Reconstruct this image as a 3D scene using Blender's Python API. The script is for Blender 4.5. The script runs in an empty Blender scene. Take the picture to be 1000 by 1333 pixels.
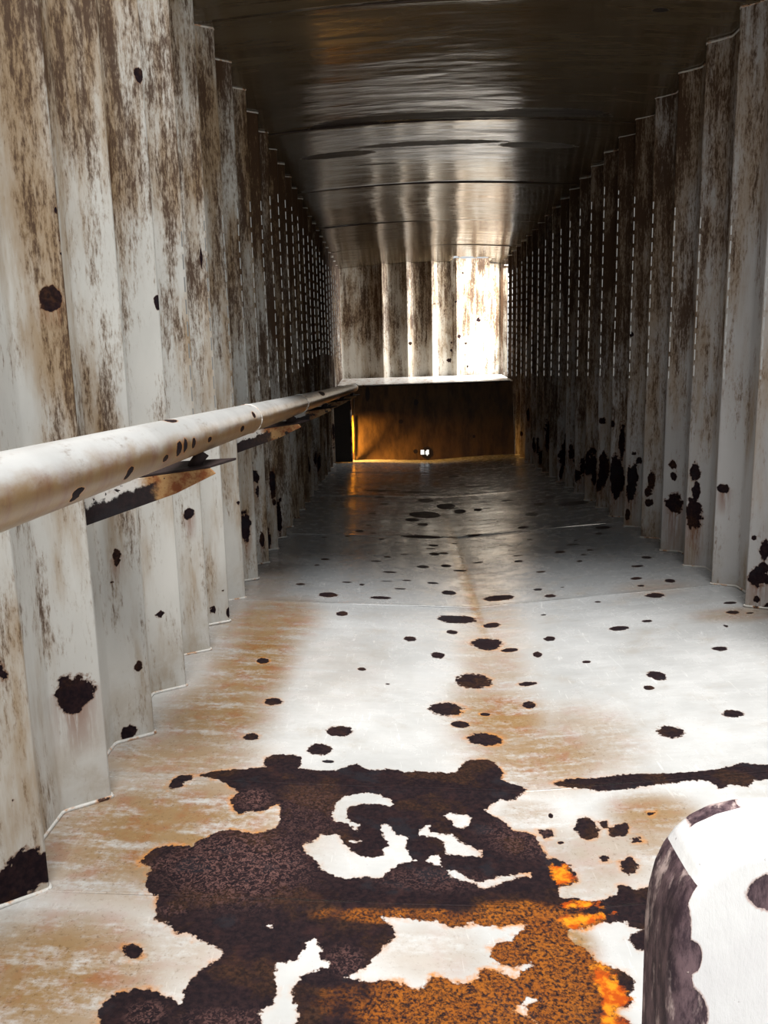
import bpy, math, random
import numpy as np
from mathutils import Matrix, Vector

# ------------------------------------------------------------ camera, world, light, exposure
S = bpy.context.scene
COL = S.collection
cam_d = bpy.data.cameras.new('camera'); cam = bpy.data.objects.new('camera', cam_d); COL.objects.link(cam)
cam_d.sensor_fit = 'HORIZONTAL'; cam_d.sensor_width = 36.0; cam_d.lens = 1010.0 / 1000.0 * 36.0
cam_d.clip_start = 0.02; cam_d.clip_end = 500
cam.matrix_world = Matrix(((0.99962552, 0.02052881, 0.01809374, 0), (0.01427203, 0.17303717, -0.98481188, 0),
                           (-0.02334791, 0.98470133, 0.17267939, 1.0), (0, 0, 0, 1)))
S.camera = cam
S.view_settings.view_transform = 'Standard'; S.view_settings.look = 'None'
S.view_settings.gamma = 1.0; S.view_settings.use_curve_mapping = False
S.view_settings.exposure = 0.30
S.cycles.max_bounces = 10; S.cycles.diffuse_bounces = 4; S.cycles.glossy_bounces = 5
S.cycles.sample_clamp_indirect = 6.0

world = bpy.data.worlds.new('overcast_sky'); S.world = world; world.use_nodes = True
wn = world.node_tree; wn.nodes.clear()
w_out = wn.nodes.new('ShaderNodeOutputWorld'); w_bg = wn.nodes.new('ShaderNodeBackground')
w_tc = wn.nodes.new('ShaderNodeTexCoord'); w_sep = wn.nodes.new('ShaderNodeSeparateXYZ')
w_rmp = wn.nodes.new('ShaderNodeValToRGB')
w_rmp.color_ramp.elements[0].position = 0.0; w_rmp.color_ramp.elements[0].color = (0.62, 0.66, 0.70, 1)
w_rmp.color_ramp.elements[1].position = 1.0; w_rmp.color_ramp.elements[1].color = (0.95, 0.98, 1.0, 1)
wn.links.new(w_tc.outputs['Generated'], w_sep.inputs[0]); wn.links.new(w_sep.outputs['Z'], w_rmp.inputs[0])
wn.links.new(w_rmp.outputs[0], w_bg.inputs[0]); wn.links.new(w_bg.outputs[0], w_out.inputs[0])
w_bg.inputs[1].default_value = 0.78

def sun_lamp(name, energy, direction, angle, color):
    d = bpy.data.lights.new(name, 'SUN'); d.energy = energy; d.angle = math.radians(angle); d.color = color
    o = bpy.data.objects.new(name, d); COL.objects.link(o)
    o.rotation_euler = Vector(direction).to_track_quat('-Z', 'Y').to_euler(); return o
sun_lamp('hazy_sun', 4.6, (-0.08, 0.30, -0.90), 28, (1.0, 0.98, 0.95))
# warm area lamp added to stand in for daylight at the low side opening
def area_lamp(name, energy, loc, direction, sx, sy, color):
    d = bpy.data.lights.new(name, 'AREA'); d.energy = energy; d.shape = 'RECTANGLE'; d.size = sx; d.size_y = sy; d.color = color
    o = bpy.data.objects.new(name, d); COL.objects.link(o); o.location = loc
    o.rotation_euler = Vector(direction).to_track_quat('-Z', 'Y').to_euler(); return o
area_lamp('side_opening_fill', 14.0, (-0.98, 9.29, 0.58), (1.0, 0.10, -0.80), 0.10, 0.2, (1.0, 0.50, 0.10)).data.spread = math.radians(75)

area_lamp('far_opening_fill', 120.0, (1.80, 10.2, 2.25), (-0.8, 0.28, -0.60), 0.5, 0.8, (1.0, 0.985, 0.96))  # added area lamp in place of daylight, brightens back wall and ledge

POLY = [[-0.53,1.856],[-0.509,1.875],[-0.472,1.89],[-0.417,1.901],[-0.41,1.906],[-0.358,1.912],[-0.373,1.936],[-0.373,1.966],[-0.349,1.985],[-0.306,1.986],[-0.278,1.977],[-0.274,1.943],[-0.28,1.913],[-0.231,1.907],[-0.174,1.911],[-0.155,1.93],[-0.139,1.946],[-0.123,1.948],[-0.107,1.929],[-0.09,1.912],[-0.068,1.92],[-0.076,1.915],[-0.048,1.928],[-0.015,1.922],[0.006,1.907],[0.034,1.92],[0.071,1.917],[0.12,1.918],[0.145,1.922],[0.151,1.947],[0.18,1.987],[0.21,1.994],[0.244,1.994],[0.26,1.955],[0.268,1.922],[0.252,1.893],[0.277,1.872],[0.306,1.854],[0.313,1.836],[0.3,1.819],[0.281,1.797],[0.263,1.779],[0.293,1.809],[0.28,1.79],[0.257,1.785],[0.242,1.789],[0.217,1.772],[0.2,1.74],[0.21,1.717],[0.231,1.705],[0.244,1.68],[0.248,1.662],[0.274,1.656],[0.297,1.643],[0.303,1.611],[0.31,1.582],[0.312,1.557],[0.334,1.55],[0.354,1.534],[0.362,1.511],[0.362,1.475],[0.362,1.475],[0.338,1.461],[0.322,1.46],[0.313,1.446],[0.312,1.431],[0.316,1.418],[0.339,1.42],[0.358,1.41],[0.375,1.404],[0.402,1.412],[0.432,1.423],[0.435,1.444],[0.445,1.451],[0.459,1.441],[0.472,1.432],[0.484,1.439],[0.505,1.438],[0.566,1.435],[0.595,1.389],[0.566,1.314],[0.464,1.321],[0.441,1.322],[0.432,1.329],[0.422,1.343],[0.402,1.346],[0.377,1.343],[0.356,1.34],[0.34,1.333],[0.311,1.335],[0.304,1.325],[0.309,1.3],[0.325,1.284],[0.336,1.271],[0.34,1.251],[0.35,1.237],[0.367,1.23],[0.383,1.219],[0.394,1.202],[0.39,1.179],[0.379,1.169],[0.385,1.159],[0.372,1.147],[0.351,1.143],[0.345,1.13],[0.368,1.108],[0.356,1.014],[-0.464,0.935],[-0.497,1.076],[-0.504,1.095],[-0.504,1.117],[-0.493,1.134],[-0.485,1.139],[-0.465,1.149],[-0.447,1.149],[-0.425,1.149],[-0.415,1.141],[-0.395,1.132],[-0.38,1.125],[-0.377,1.143],[-0.376,1.159],[-0.373,1.177],[-0.365,1.198],[-0.352,1.213],[-0.336,1.225],[-0.333,1.242],[-0.351,1.255],[-0.37,1.266],[-0.383,1.271],[-0.392,1.266],[-0.39,1.278],[-0.412,1.285],[-0.427,1.287],[-0.449,1.302],[-0.459,1.316],[-0.479,1.319],[-0.49,1.356],[-0.492,1.378],[-0.515,1.393],[-0.533,1.416],[-0.534,1.448],[-0.532,1.423],[-0.535,1.468],[-0.551,1.486],[-0.566,1.477],[-0.564,1.498],[-0.55,1.537],[-0.537,1.549],[-0.515,1.555],[-0.487,1.552],[-0.468,1.552],[-0.459,1.577],[-0.437,1.602],[-0.413,1.618],[-0.389,1.623],[-0.377,1.617],[-0.352,1.613],[-0.328,1.616],[-0.309,1.628],[-0.297,1.644],[-0.293,1.676],[-0.305,1.735],[-0.314,1.731],[-0.336,1.706],[-0.357,1.701],[-0.369,1.707],[-0.385,1.693],[-0.392,1.692],[-0.408,1.705],[-0.425,1.752],[-0.412,1.785],[-0.452,1.815],[-0.476,1.837],[-0.501,1.843]]
HOLES = [[[-0.166,1.747],[-0.149,1.78],[-0.127,1.793],[-0.089,1.802],[-0.061,1.795],[-0.05,1.78],[-0.029,1.777],[-0.03,1.737],[-0.064,1.754],[-0.087,1.754],[-0.113,1.747],[-0.135,1.729],[-0.14,1.702],[-0.131,1.676],[-0.107,1.659],[-0.109,1.634],[-0.134,1.663],[-0.16,1.671],[-0.172,1.693]],[[-0.229,1.579],[-0.203,1.592],[-0.188,1.617],[-0.149,1.618],[-0.136,1.584],[-0.117,1.554],[-0.093,1.539],[-0.066,1.538],[-0.046,1.547],[-0.047,1.564],[-0.038,1.584],[-0.044,1.611],[-0.057,1.643],[-0.053,1.662],[-0.037,1.663],[-0.019,1.627],[0.012,1.62],[0.003,1.593],[0.003,1.564],[0.014,1.537],[0.024,1.532],[0.001,1.524],[-0.019,1.513],[-0.036,1.492],[-0.052,1.468],[-0.077,1.466],[-0.122,1.465],[-0.161,1.472],[-0.179,1.489],[-0.191,1.514],[-0.211,1.54]],[[-0.139,1.593],[-0.116,1.598],[-0.095,1.596],[-0.116,1.585]],[[0.093,1.71],[0.111,1.723],[0.136,1.719],[0.16,1.707],[0.147,1.674],[0.135,1.656],[0.121,1.666],[0.112,1.688]],[[0.032,1.631],[0.046,1.668],[0.06,1.669],[0.061,1.644],[0.083,1.633],[0.112,1.638],[0.12,1.612],[0.153,1.587],[0.171,1.577],[0.167,1.554],[0.136,1.555],[0.089,1.559],[0.09,1.592],[0.075,1.615],[0.055,1.625]],[[0.044,1.533],[0.055,1.553],[0.075,1.552],[0.08,1.514],[0.063,1.516]],[[0.087,1.504],[0.105,1.502],[0.123,1.483],[0.154,1.467],[0.202,1.49],[0.215,1.49],[0.242,1.5],[0.266,1.505],[0.27,1.491],[0.24,1.486],[0.206,1.469],[0.184,1.453],[0.158,1.447],[0.131,1.463],[0.097,1.48]],[[-0.045,1.349],[-0.02,1.353],[0.016,1.343],[0.058,1.345],[0.086,1.328],[0.104,1.329],[0.129,1.345],[0.152,1.338],[0.181,1.335],[0.203,1.342],[0.232,1.342],[0.215,1.324],[0.199,1.299],[0.176,1.293],[0.156,1.277],[0.154,1.253],[0.168,1.235],[0.194,1.229],[0.222,1.244],[0.224,1.235],[0.207,1.223],[0.194,1.206],[0.176,1.214],[0.168,1.219],[0.133,1.219],[0.126,1.201],[0.109,1.193],[0.087,1.187],[0.061,1.198],[0.045,1.201],[0.031,1.193],[0.032,1.177],[0.017,1.17],[-0.001,1.179],[-0.02,1.187],[-0.041,1.189],[-0.068,1.186],[-0.078,1.184],[-0.11,1.192],[-0.082,1.209],[-0.069,1.224],[-0.053,1.247],[-0.035,1.279],[-0.025,1.301],[-0.025,1.316]],[[-0.233,1.221],[-0.196,1.232],[-0.192,1.251],[-0.18,1.281],[-0.168,1.282],[-0.158,1.265],[-0.155,1.234],[-0.138,1.231],[-0.14,1.217],[-0.161,1.208],[-0.181,1.193],[-0.192,1.175],[-0.197,1.155],[-0.19,1.122],[-0.181,1.107],[-0.181,1.09],[-0.187,1.077],[-0.234,1.077],[-0.247,1.11],[-0.225,1.13],[-0.223,1.153],[-0.23,1.18],[-0.23,1.201]],[[-0.266,1.314],[-0.254,1.32],[-0.254,1.307]],[[0.173,1.136],[0.19,1.147],[0.203,1.165],[0.224,1.158],[0.202,1.144],[0.199,1.128],[0.211,1.108],[0.195,1.12],[0.174,1.13]]]
ISLES = [[[-0.592,1.795],[-0.583,1.853],[-0.548,1.861],[-0.541,1.828],[-0.558,1.82],[-0.556,1.797],[-0.584,1.784]],[[-0.516,1.248],[-0.499,1.252],[-0.477,1.241],[-0.476,1.224],[-0.49,1.216],[-0.504,1.224]],[[0.413,1.294],[0.427,1.313],[0.453,1.32],[0.48,1.315],[0.462,1.261],[0.423,1.269]],[[0.376,1.86],[0.428,1.881],[0.507,1.874],[0.588,1.878],[0.725,1.861],[0.808,1.864],[0.884,1.89],[0.938,1.866],[1.021,1.858],[0.986,1.789],[0.905,1.796],[0.871,1.796],[0.849,1.773],[0.812,1.79],[0.777,1.773],[0.763,1.809],[0.743,1.817],[0.662,1.814],[0.567,1.807],[0.498,1.807],[0.417,1.831]],[[0.394,1.66],[0.419,1.7],[0.442,1.696],[0.452,1.647],[0.439,1.617],[0.414,1.612]],[[0.455,1.68],[0.476,1.68],[0.469,1.652],[0.459,1.656]],[[0.472,1.644],[0.499,1.667],[0.522,1.663],[0.506,1.617],[0.466,1.613]],[[0.512,1.603],[0.53,1.609],[0.535,1.586],[0.513,1.589]],[[0.572,1.702],[0.595,1.698],[0.58,1.684]],[[0.424,1.55],[0.443,1.548],[0.44,1.528],[0.426,1.53]],[[0.462,1.525],[0.492,1.541],[0.499,1.508],[0.47,1.477],[0.461,1.497]],[[0.805,1.691],[0.84,1.704],[0.859,1.698],[0.882,1.679],[0.848,1.609],[0.824,1.622],[0.813,1.656]],[[0.311,1.666],[0.346,1.662],[0.341,1.64],[0.321,1.631]]]
AMBER = [[[0.324,1.242],[0.345,1.24],[0.363,1.216],[0.374,1.187],[0.382,1.162],[0.37,1.147],[0.351,1.143],[0.342,1.131],[0.35,1.121],[0.365,1.098],[0.319,1.102],[0.322,1.149],[0.326,1.198]],[[0.301,1.371],[0.349,1.371],[0.407,1.364],[0.359,1.341],[0.323,1.335],[0.304,1.346]],[[0.309,1.403],[0.344,1.414],[0.38,1.401],[0.393,1.381],[0.321,1.383]],[[0.319,1.538],[0.353,1.528],[0.358,1.476],[0.339,1.463],[0.316,1.461],[0.304,1.495]]]
ELL = [[-0.2315,2.0224,0.0342,0.0338],[-0.2022,1.9564,0.0166,0.0085],[-0.1846,2.1383,0.0394,0.0344],[-0.4351,2.0835,0.0221,0.0219],[-0.4121,2.3286,0.0279,0.0269],[-0.503,2.6815,0.0228,0.028],[-0.2546,3.268,0.0261,0.0355],[-0.3401,3.5642,0.045,0.0419],[-0.4928,3.7432,0.0244,0.0197],[-0.187,3.7592,0.0141,0.0199],[-0.0911,3.5442,0.0501,0.0237],[0.0369,2.9721,0.0255,0.0296],[0.1405,2.7984,0.0268,0.034],[-0.1412,2.6373,0.0151,0.0169],[-0.0477,2.5094,0.0084,0.0062],[0.2456,3.2594,0.0856,0.0554],[0.3887,3.1712,0.0361,0.0322],[0.2128,3.0808,0.0235,0.0272],[0.3396,2.9411,0.0606,0.0684],[0.4175,2.8524,0.0325,0.0226],[0.2489,2.5595,0.0619,0.0639],[0.1369,2.3213,0.0541,0.048],[0.1751,2.2127,0.027,0.0244],[0.2392,2.1176,0.0498,0.0382],[0.4313,2.5153,0.0323,0.0179],[0.4069,2.3496,0.0218,0.0262],[0.259,2.2917,0.0167,0.013],[0.5868,2.9368,0.0224,0.0238],[0.5099,2.7789,0.0139,0.0251],[0.6994,3.4982,0.0261,0.0276],[0.4678,3.5454,0.0713,0.0455],[0.6661,3.6313,0.0207,0.0178],[0.6191,3.2352,0.0129,0.0095],[0.7842,3.6283,0.0095,0.0118],[0.2393,3.6666,0.0347,0.0378],[0.1698,3.8349,0.029,0.0206],[0.2607,4.2141,0.0298,0.0321],[0.1314,4.1749,0.0353,0.0317],[0.2089,4.4785,0.0294,0.0361],[0.2689,4.5037,0.0254,0.0273],[0.2157,4.7053,0.033,0.0298],[0.1475,4.9574,0.139,0.055],[0.4946,4.9785,0.0615,0.0427],[0.1732,5.3619,0.0374,0.0511],[0.1023,5.525,0.0513,0.0679],[0.2,5.7458,0.1201,0.1461],[0.3828,6.1121,0.076,0.127],[0.2331,6.3938,0.065,0.1076],[0.4748,5.8612,0.0466,0.088],[0.611,5.8709,0.0308,0.059],[0.9674,5.5144,0.0418,0.0658],[0.8336,5.0806,0.0348,0.0447],[0.9166,4.3213,0.0294,0.0327],[1.0353,4.4744,0.0282,0.0175],[1.2872,5.7596,0.0935,0.0723],[1.0881,5.8982,0.0369,0.0452],[-0.2617,5.092,0.0283,0.047],[-0.1678,5.0331,0.0233,0.0229],[-0.1084,4.8413,0.018,0.0212],[-0.4763,4.8731,0.018,0.0217],[-0.4183,4.2718,0.0237,0.0252],[-0.2104,5.3192,0.0197,0.0255],[-0.1936,5.7639,0.0319,0.0298],[-0.1092,6.2221,0.0344,0.0517],[-0.1498,6.5453,0.0452,0.0381],[-0.1639,6.9492,0.1599,0.0536],[0.1789,6.8692,0.1902,0.0516],[0.5692,7.7905,0.0545,0.077],[0.5875,7.2314,0.0379,0.0444],[1.223,6.1732,0.0381,0.0497],[1.271,6.494,0.0372,0.0367],[0.7305,7.0147,0.1202,0.042],[1.1397,3.3636,0.0406,0.0349],[1.3492,3.0513,0.0238,0.0225],[1.408,3.0261,0.016,0.0095],[0.6999,3.4968,0.0256,0.021],[0.4876,3.5402,0.0302,0.0345],[0.6676,3.628,0.0182,0.0225],[0.7842,3.6309,0.0096,0.009],[1.2759,3.5684,0.0223,0.0304],[1.145,3.6555,0.0278,0.0227],[1.2152,3.8641,0.0315,0.0202],[1.3113,4.0264,0.0249,0.0327],[1.1294,3.534,0.0169,0.0171],[0.8794,3.3388,0.0131,0.0115],[0.6199,3.2363,0.0131,0.0073],[0.9988,3.0317,0.0197,0.016],[0.8708,2.9799,0.0373,0.0248],[0.9182,4.3235,0.028,0.0311],[1.0052,4.4765,0.0215,0.02],[1.2941,4.8423,0.045,0.0469],[1.2269,4.6791,0.0219,0.0292],[1.082,4.3029,0.0205,0.0185],[0.9617,5.5226,0.046,0.0603],[0.83,5.0679,0.0363,0.0339],[0.6624,4.1994,0.0251,0.0234],[1.3299,5.7862,0.1066,0.0889],[1.3936,3.1775,0.0246,0.0174],[1.2073,6.1414,0.0346,0.0498],[1.0847,5.8795,0.0466,0.0684],[0.8812,6.1819,0.0499,0.0375],[1.0629,4.571,0.0146,0.0139],[0.7657,2.087,0.0346,0.0365],[0.9755,2.1673,0.0288,0.0244],[1.1463,2.6803,0.0271,0.0217],[0.858,2.4865,0.0284,0.0378],[0.803,2.3945,0.0161,0.0176],[0.6667,2.6617,0.0155,0.0143],[0.512,2.7792,0.0164,0.0312],[0.5892,2.9398,0.02,0.026],[1.2593,2.9,0.0079,0.0167],[0.3525,1.7194,0.0054,0.0097],[0.3535,1.6098,0.0067,0.0057],[0.79,4.945,0.015,0.007],[0.683,5.889,0.038,0.017],[0.47,7.961,0.018,0.008],[1.022,4.205,0.016,0.019],[0.694,8.325,0.016,0.01],[-0.576,7.174,0.032,0.018],[0.992,8.616,0.03,0.013],[0.739,4.613,0.024,0.007],[0.81,8.927,0.019,0.019],[-0.168,6.862,0.036,0.018],[-0.287,6.498,0.023,0.008],[0.733,5.339,0.034,0.007],[0.037,3.864,0.026,0.013],[0.032,5.554,0.04,0.009],[0.578,5.953,0.018,0.011],[1.094,7.858,0.02,0.014],[0.508,8.755,0.017,0.017],[0.466,7.108,0.017,0.011],[0.193,4.612,0.031,0.019],[0.391,9.042,0.032,0.019],[0.003,3.704,0.033,0.012],[0.54,7.137,0.016,0.012],[-0.067,4.378,0.021,0.019],[0.516,5.488,0.015,0.017],[0.36,5.668,0.019,0.007],[0.017,9.196,0.012,0.007],[0.523,4.561,0.03,0.008],[-0.066,3.833,0.04,0.008],[0.374,6.617,0.033,0.012],[-0.055,9.23,0.022,0.007],[0.407,6.001,0.017,0.018],[0.211,8.337,0.018,0.009],[0.351,4.786,0.017,0.018],[0.75,6.822,0.04,0.012],[-0.202,8.735,0.032,0.013],[-0.451,4.13,0.016,0.018],[0.793,8.729,0.03,0.017],[0.123,7.262,0.034,0.013],[0.18,7.332,0.038,0.019],[-0.05,4.024,0.039,0.019],[0.675,4.328,0.039,0.015],[0.738,3.945,0.027,0.016],[1.028,8.887,0.017,0.006],[0.443,4.261,0.034,0.017],[-0.003,4.75,0.03,0.011],[0.442,8.683,0.026,0.006],[-0.264,3.795,0.028,0.013],[0.116,8.529,0.021,0.017],[0.161,6.581,0.01,0.018],[0.942,8.317,0.021,0.017],[0.701,5.374,0.017,0.013],[0.574,9.108,0.029,0.018],[0.503,6.521,0.023,0.018],[0.814,4.716,0.019,0.018],[0.45,6.008,0.036,0.008],[0.032,4.451,0.025,0.011],[1.063,6.689,0.01,0.01],[-0.141,6.706,0.025,0.016],[0.717,6.36,0.035,0.011],[0.539,7.97,0.04,0.015],[-0.018,7.457,0.037,0.013],[0.047,8.795,0.019,0.018],[-0.101,8.085,0.014,0.017],[-0.037,5.664,0.03,0.008],[0.969,4.071,0.015,0.019],[1.137,5.72,0.027,0.011],[0.815,7.139,0.038,0.009],[0.659,7.329,0.02,0.01],[0.519,8.33,0.034,0.017],[0.746,9.034,0.025,0.014],[0.961,8.946,0.033,0.02],[-0.128,4.266,0.032,0.015],[-0.322,8.338,0.019,0.019],[-0.603,5.915,0.031,0.01],[-0.333,4.913,0.02,0.015],[0.798,9.28,0.022,0.017],[0.02,5.217,0.022,0.006],[-0.469,4.648,0.028,0.011],[0.139,9.021,0.029,0.008],[0.082,8.844,0.028,0.01],[0.331,4.121,0.038,0.018],[0.739,8.034,0.014,0.009]]
STAIN = [[-0.547,1.613,0.261,0.212,1.0],[-0.624,1.172,0.17,0.138,1.0],[-0.445,1.75,0.169,0.139,0.8],[-0.537,2.681,0.124,0.468,1.0],[-0.553,3.126,0.16,0.307,0.9],[-0.573,2.223,0.139,0.244,1.0],[-0.615,1.953,0.186,0.127,0.9],[-0.457,1.234,0.123,0.075,0.5],[0.301,2.264,0.127,0.195,1.0],[0.374,2.011,0.162,0.151,0.9],[0.337,2.759,0.096,0.316,0.6],[0.522,2.099,0.125,0.186,0.6],[0.397,3.549,0.104,0.634,0.5],[0.587,1.691,0.085,0.078,0.9],[0.546,1.589,0.049,0.07,0.7],[0.29,1.548,0.099,0.167,0.5],[0.444,1.56,0.096,0.108,0.5],[0.304,1.73,0.055,0.051,0.6],[0.042,1.259,0.085,0.058,0.4],[0.301,1.292,0.042,0.06,1.0],[1.354,3.018,0.133,0.072,0.6],[1.169,3.484,0.125,0.095,0.4],[-0.508,1.08,0.073,0.089,0.8],[0.316,1.263,0.025,0.053,1.0],[0.323,1.182,0.032,0.067,0.6],[0.386,1.462,0.061,0.048,0.4],[-0.254,2.631,0.164,0.296,0.15]]
HOT = [[0.244,1.289,0.128,0.1,1.0],[0.144,1.174,0.173,0.085,1.0],[0.046,1.351,0.226,0.022,0.7],[0.036,1.12,0.128,0.039,0.8],[-0.044,1.403,0.389,0.058,0.25],[0.221,1.66,0.108,0.158,0.15],[-0.079,1.131,0.115,0.048,0.45],[-0.075,1.401,0.093,0.046,0.3],[0.139,1.753,0.152,0.069,0.3]]
VERM = [[-0.357,1.497,0.122,0.1,1.0],[-0.371,1.755,0.034,0.035,1.0],[-0.502,1.488,0.035,0.026,0.8],[-0.454,1.347,0.024,0.013,0.6],[-0.232,1.696,0.073,0.098,0.4],[-0.428,1.099,0.025,0.021,0.8],[-0.111,1.233,0.028,0.028,0.7],[0.051,1.468,0.097,0.03,0.5],[0.27,1.632,0.07,0.061,0.6],[-0.288,1.09,0.062,0.021,0.6]]
WALL_L = [[-0.764,1.7,0.29,0.046,0.045,0.118],[-0.772,2.039,0.029,0.021,0.024,0.0],[-0.74,1.718,1.182,0.023,0.027,0.034],[-0.726,2.42,1.873,0.013,0.024,0.0],[-0.717,2.427,1.236,0.013,0.024,0.0],[-0.748,1.366,0.479,0.011,0.032,0.0],[-0.747,1.366,0.209,0.009,0.008,0.0],[-0.779,1.688,0.033,0.009,0.01,0.0],[-0.74,2.064,0.211,0.013,0.016,0.0],[-0.777,2.034,0.465,0.008,0.01,0.0],[-0.754,2.744,0.529,0.02,0.024,0.082],[-0.773,3.075,0.068,0.013,0.021,0.0],[-0.717,3.119,0.04,0.013,0.019,0.0],[-0.745,3.789,0.293,0.016,0.015,0.0],[-0.727,4.494,0.283,0.014,0.018,0.0],[-0.762,4.122,-0.044,0.013,0.024,0.0],[-0.756,4.126,0.402,0.009,0.033,0.0],[-0.717,1.735,1.368,0.004,0.009,0.0],[-0.716,1.737,1.308,0.004,0.009,0.0],[-0.716,1.738,1.277,0.004,0.007,0.0],[-0.766,2.043,0.539,0.013,0.018,0.04],[-0.742,4.829,0.248,0.01,0.014,0.0],[-0.727,5.186,-0.021,0.011,0.026,0.0],[-0.77,3.423,0.001,0.007,0.007,0.0],[-0.744,1.369,0.057,0.054,0.043,0.0],[-0.778,1.342,0.035,0.042,0.04,0.0],[-0.771,2.039,0.513,0.008,0.01,0.04],[-0.771,2.385,0.263,0.017,0.012,0.0],[-0.738,3.102,1.458,0.006,0.043,0.0],[-0.788,2.026,1.152,0.004,0.004,0.0],[-0.724,3.459,0.448,0.011,0.01,0.0],[-0.734,3.105,0.135,0.006,0.009,0.0],[-0.786,8.252,0.515,0.014,0.061,0.1],[-0.763,4.466,0.06,0.013,0.085,0.1],[-0.788,5.137,0.446,0.013,0.064,0.1],[-0.767,6.191,0.074,0.018,0.101,0.1],[-0.791,7.901,0.366,0.012,0.112,0.1],[-0.756,7.237,0.167,0.019,0.069,0.1],[-0.745,4.134,0.14,0.014,0.053,0.1],[-0.757,4.124,0.483,0.017,0.041,0.1],[-0.755,4.818,0.128,0.021,0.112,0.1],[-0.787,7.559,0.202,0.014,0.112,0.1],[-0.778,4.454,0.172,0.012,0.056,0.1],[-0.775,6.877,0.446,0.014,0.103,0.1],[-0.76,8.618,0.4,0.013,0.094,0.1],[-0.784,7.561,0.177,0.025,0.106,0.1],[-0.731,8.986,0.378,0.022,0.101,0.1],[-0.73,4.491,0.394,0.021,0.083,0.1],[-0.735,8.983,0.242,0.016,0.11,0.1],[-0.735,5.87,0.079,0.013,0.098,0.1],[-0.761,3.775,0.279,0.026,0.083,0.1],[-0.791,4.098,0.482,0.026,0.124,0.1],[-0.73,6.912,0.292,0.019,0.069,0.1],[-0.773,7.916,0.474,0.013,0.1,0.1],[-0.734,7.255,0.231,0.023,0.086,0.1],[-0.749,6.551,0.262,0.015,0.095,0.1]]
WALL_R = [[1.45,3.776,0.502,0.024,0.045,0.0],[1.459,3.769,0.408,0.02,0.056,0.0],[1.454,3.773,0.301,0.043,0.075,0.224],[1.473,4.103,0.296,0.047,0.053,0.244],[1.466,4.11,0.44,0.017,0.024,0.0],[1.461,4.114,0.505,0.021,0.024,0.0],[1.45,3.431,0.472,0.025,0.02,0.102],[1.46,4.46,0.242,0.028,0.022,0.0],[1.463,4.457,0.368,0.023,0.057,0.0],[1.447,4.47,0.304,0.019,0.027,0.0],[1.458,4.807,0.35,0.035,0.062,0.0],[1.457,4.809,0.263,0.035,0.057,0.143],[1.456,5.155,0.326,0.043,0.117,0.204],[1.465,5.494,0.306,0.04,0.103,0.0],[1.473,5.832,0.305,0.03,0.11,0.0],[1.459,3.078,0.158,0.038,0.04,0.091],[1.471,3.067,0.278,0.019,0.043,0.0],[1.471,3.068,0.199,0.019,0.03,0.0],[1.458,3.078,0.067,0.013,0.015,0.0],[1.491,3.051,0.042,0.019,0.018,0.0],[1.433,4.829,1.214,0.013,0.014,0.0],[1.48,3.406,0.523,0.009,0.008,0.0],[1.467,3.763,0.507,0.01,0.009,0.0],[1.439,3.095,0.32,0.01,0.009,0.0],[1.508,3.703,0.465,0.006,0.066,0.0],[1.487,4.092,0.547,0.009,0.006,0.0],[1.49,4.781,0.448,0.02,0.024,0.0],[1.466,4.801,0.494,0.015,0.014,0.0],[1.448,5.507,0.652,0.029,0.027,0.0],[1.428,5.178,0.651,0.022,0.021,0.0],[1.477,3.408,0.41,0.007,0.007,0.0],[1.482,3.405,0.362,0.007,0.007,0.0],[1.452,6.541,0.349,0.017,0.082,0.1],[1.492,7.545,0.428,0.023,0.106,0.1],[1.493,7.198,0.236,0.013,0.052,0.1],[1.483,6.861,0.318,0.026,0.123,0.1],[1.479,5.827,0.252,0.016,0.059,0.1],[1.438,8.973,0.31,0.023,0.04,0.1],[1.443,4.819,0.103,0.015,0.041,0.1],[1.46,5.151,0.189,0.022,0.048,0.1],[1.48,6.172,0.267,0.026,0.076,0.1],[1.488,5.128,0.278,0.021,0.081,0.1],[1.453,8.269,0.257,0.018,0.09,0.1],[1.478,6.519,0.286,0.016,0.106,0.1],[1.441,5.858,0.298,0.027,0.09,0.1],[1.446,6.2,0.171,0.025,0.063,0.1],[1.465,5.493,0.246,0.024,0.067,0.1],[1.452,8.615,0.542,0.022,0.095,0.1],[1.469,7.565,0.399,0.021,0.064,0.1],[1.471,4.796,0.353,0.021,0.079,0.1],[1.468,7.565,0.321,0.022,0.089,0.1],[1.441,5.167,0.27,0.013,0.108,0.1],[1.483,5.132,0.538,0.021,0.128,0.1],[1.48,5.134,0.303,0.019,0.087,0.1],[1.45,5.159,0.285,0.015,0.08,0.1],[1.474,5.831,0.411,0.023,0.052,0.1],[1.448,6.89,0.272,0.022,0.091,0.1],[1.456,5.501,0.4,0.013,0.048,0.1],[1.447,4.816,0.255,0.014,0.096,0.1],[1.472,7.908,0.148,0.027,0.1,0.1],[1.488,5.819,0.205,0.02,0.049,0.1],[1.448,7.582,0.459,0.016,0.128,0.1],[1.459,6.881,0.118,0.02,0.072,0.1],[1.436,5.517,0.186,0.023,0.042,0.1],[1.476,8.941,0.431,0.016,0.053,0.1],[1.496,8.234,0.199,0.015,0.053,0.1],[1.439,7.935,0.274,0.021,0.088,0.1],[1.456,5.5,0.38,0.024,0.052,0.1]]
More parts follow.
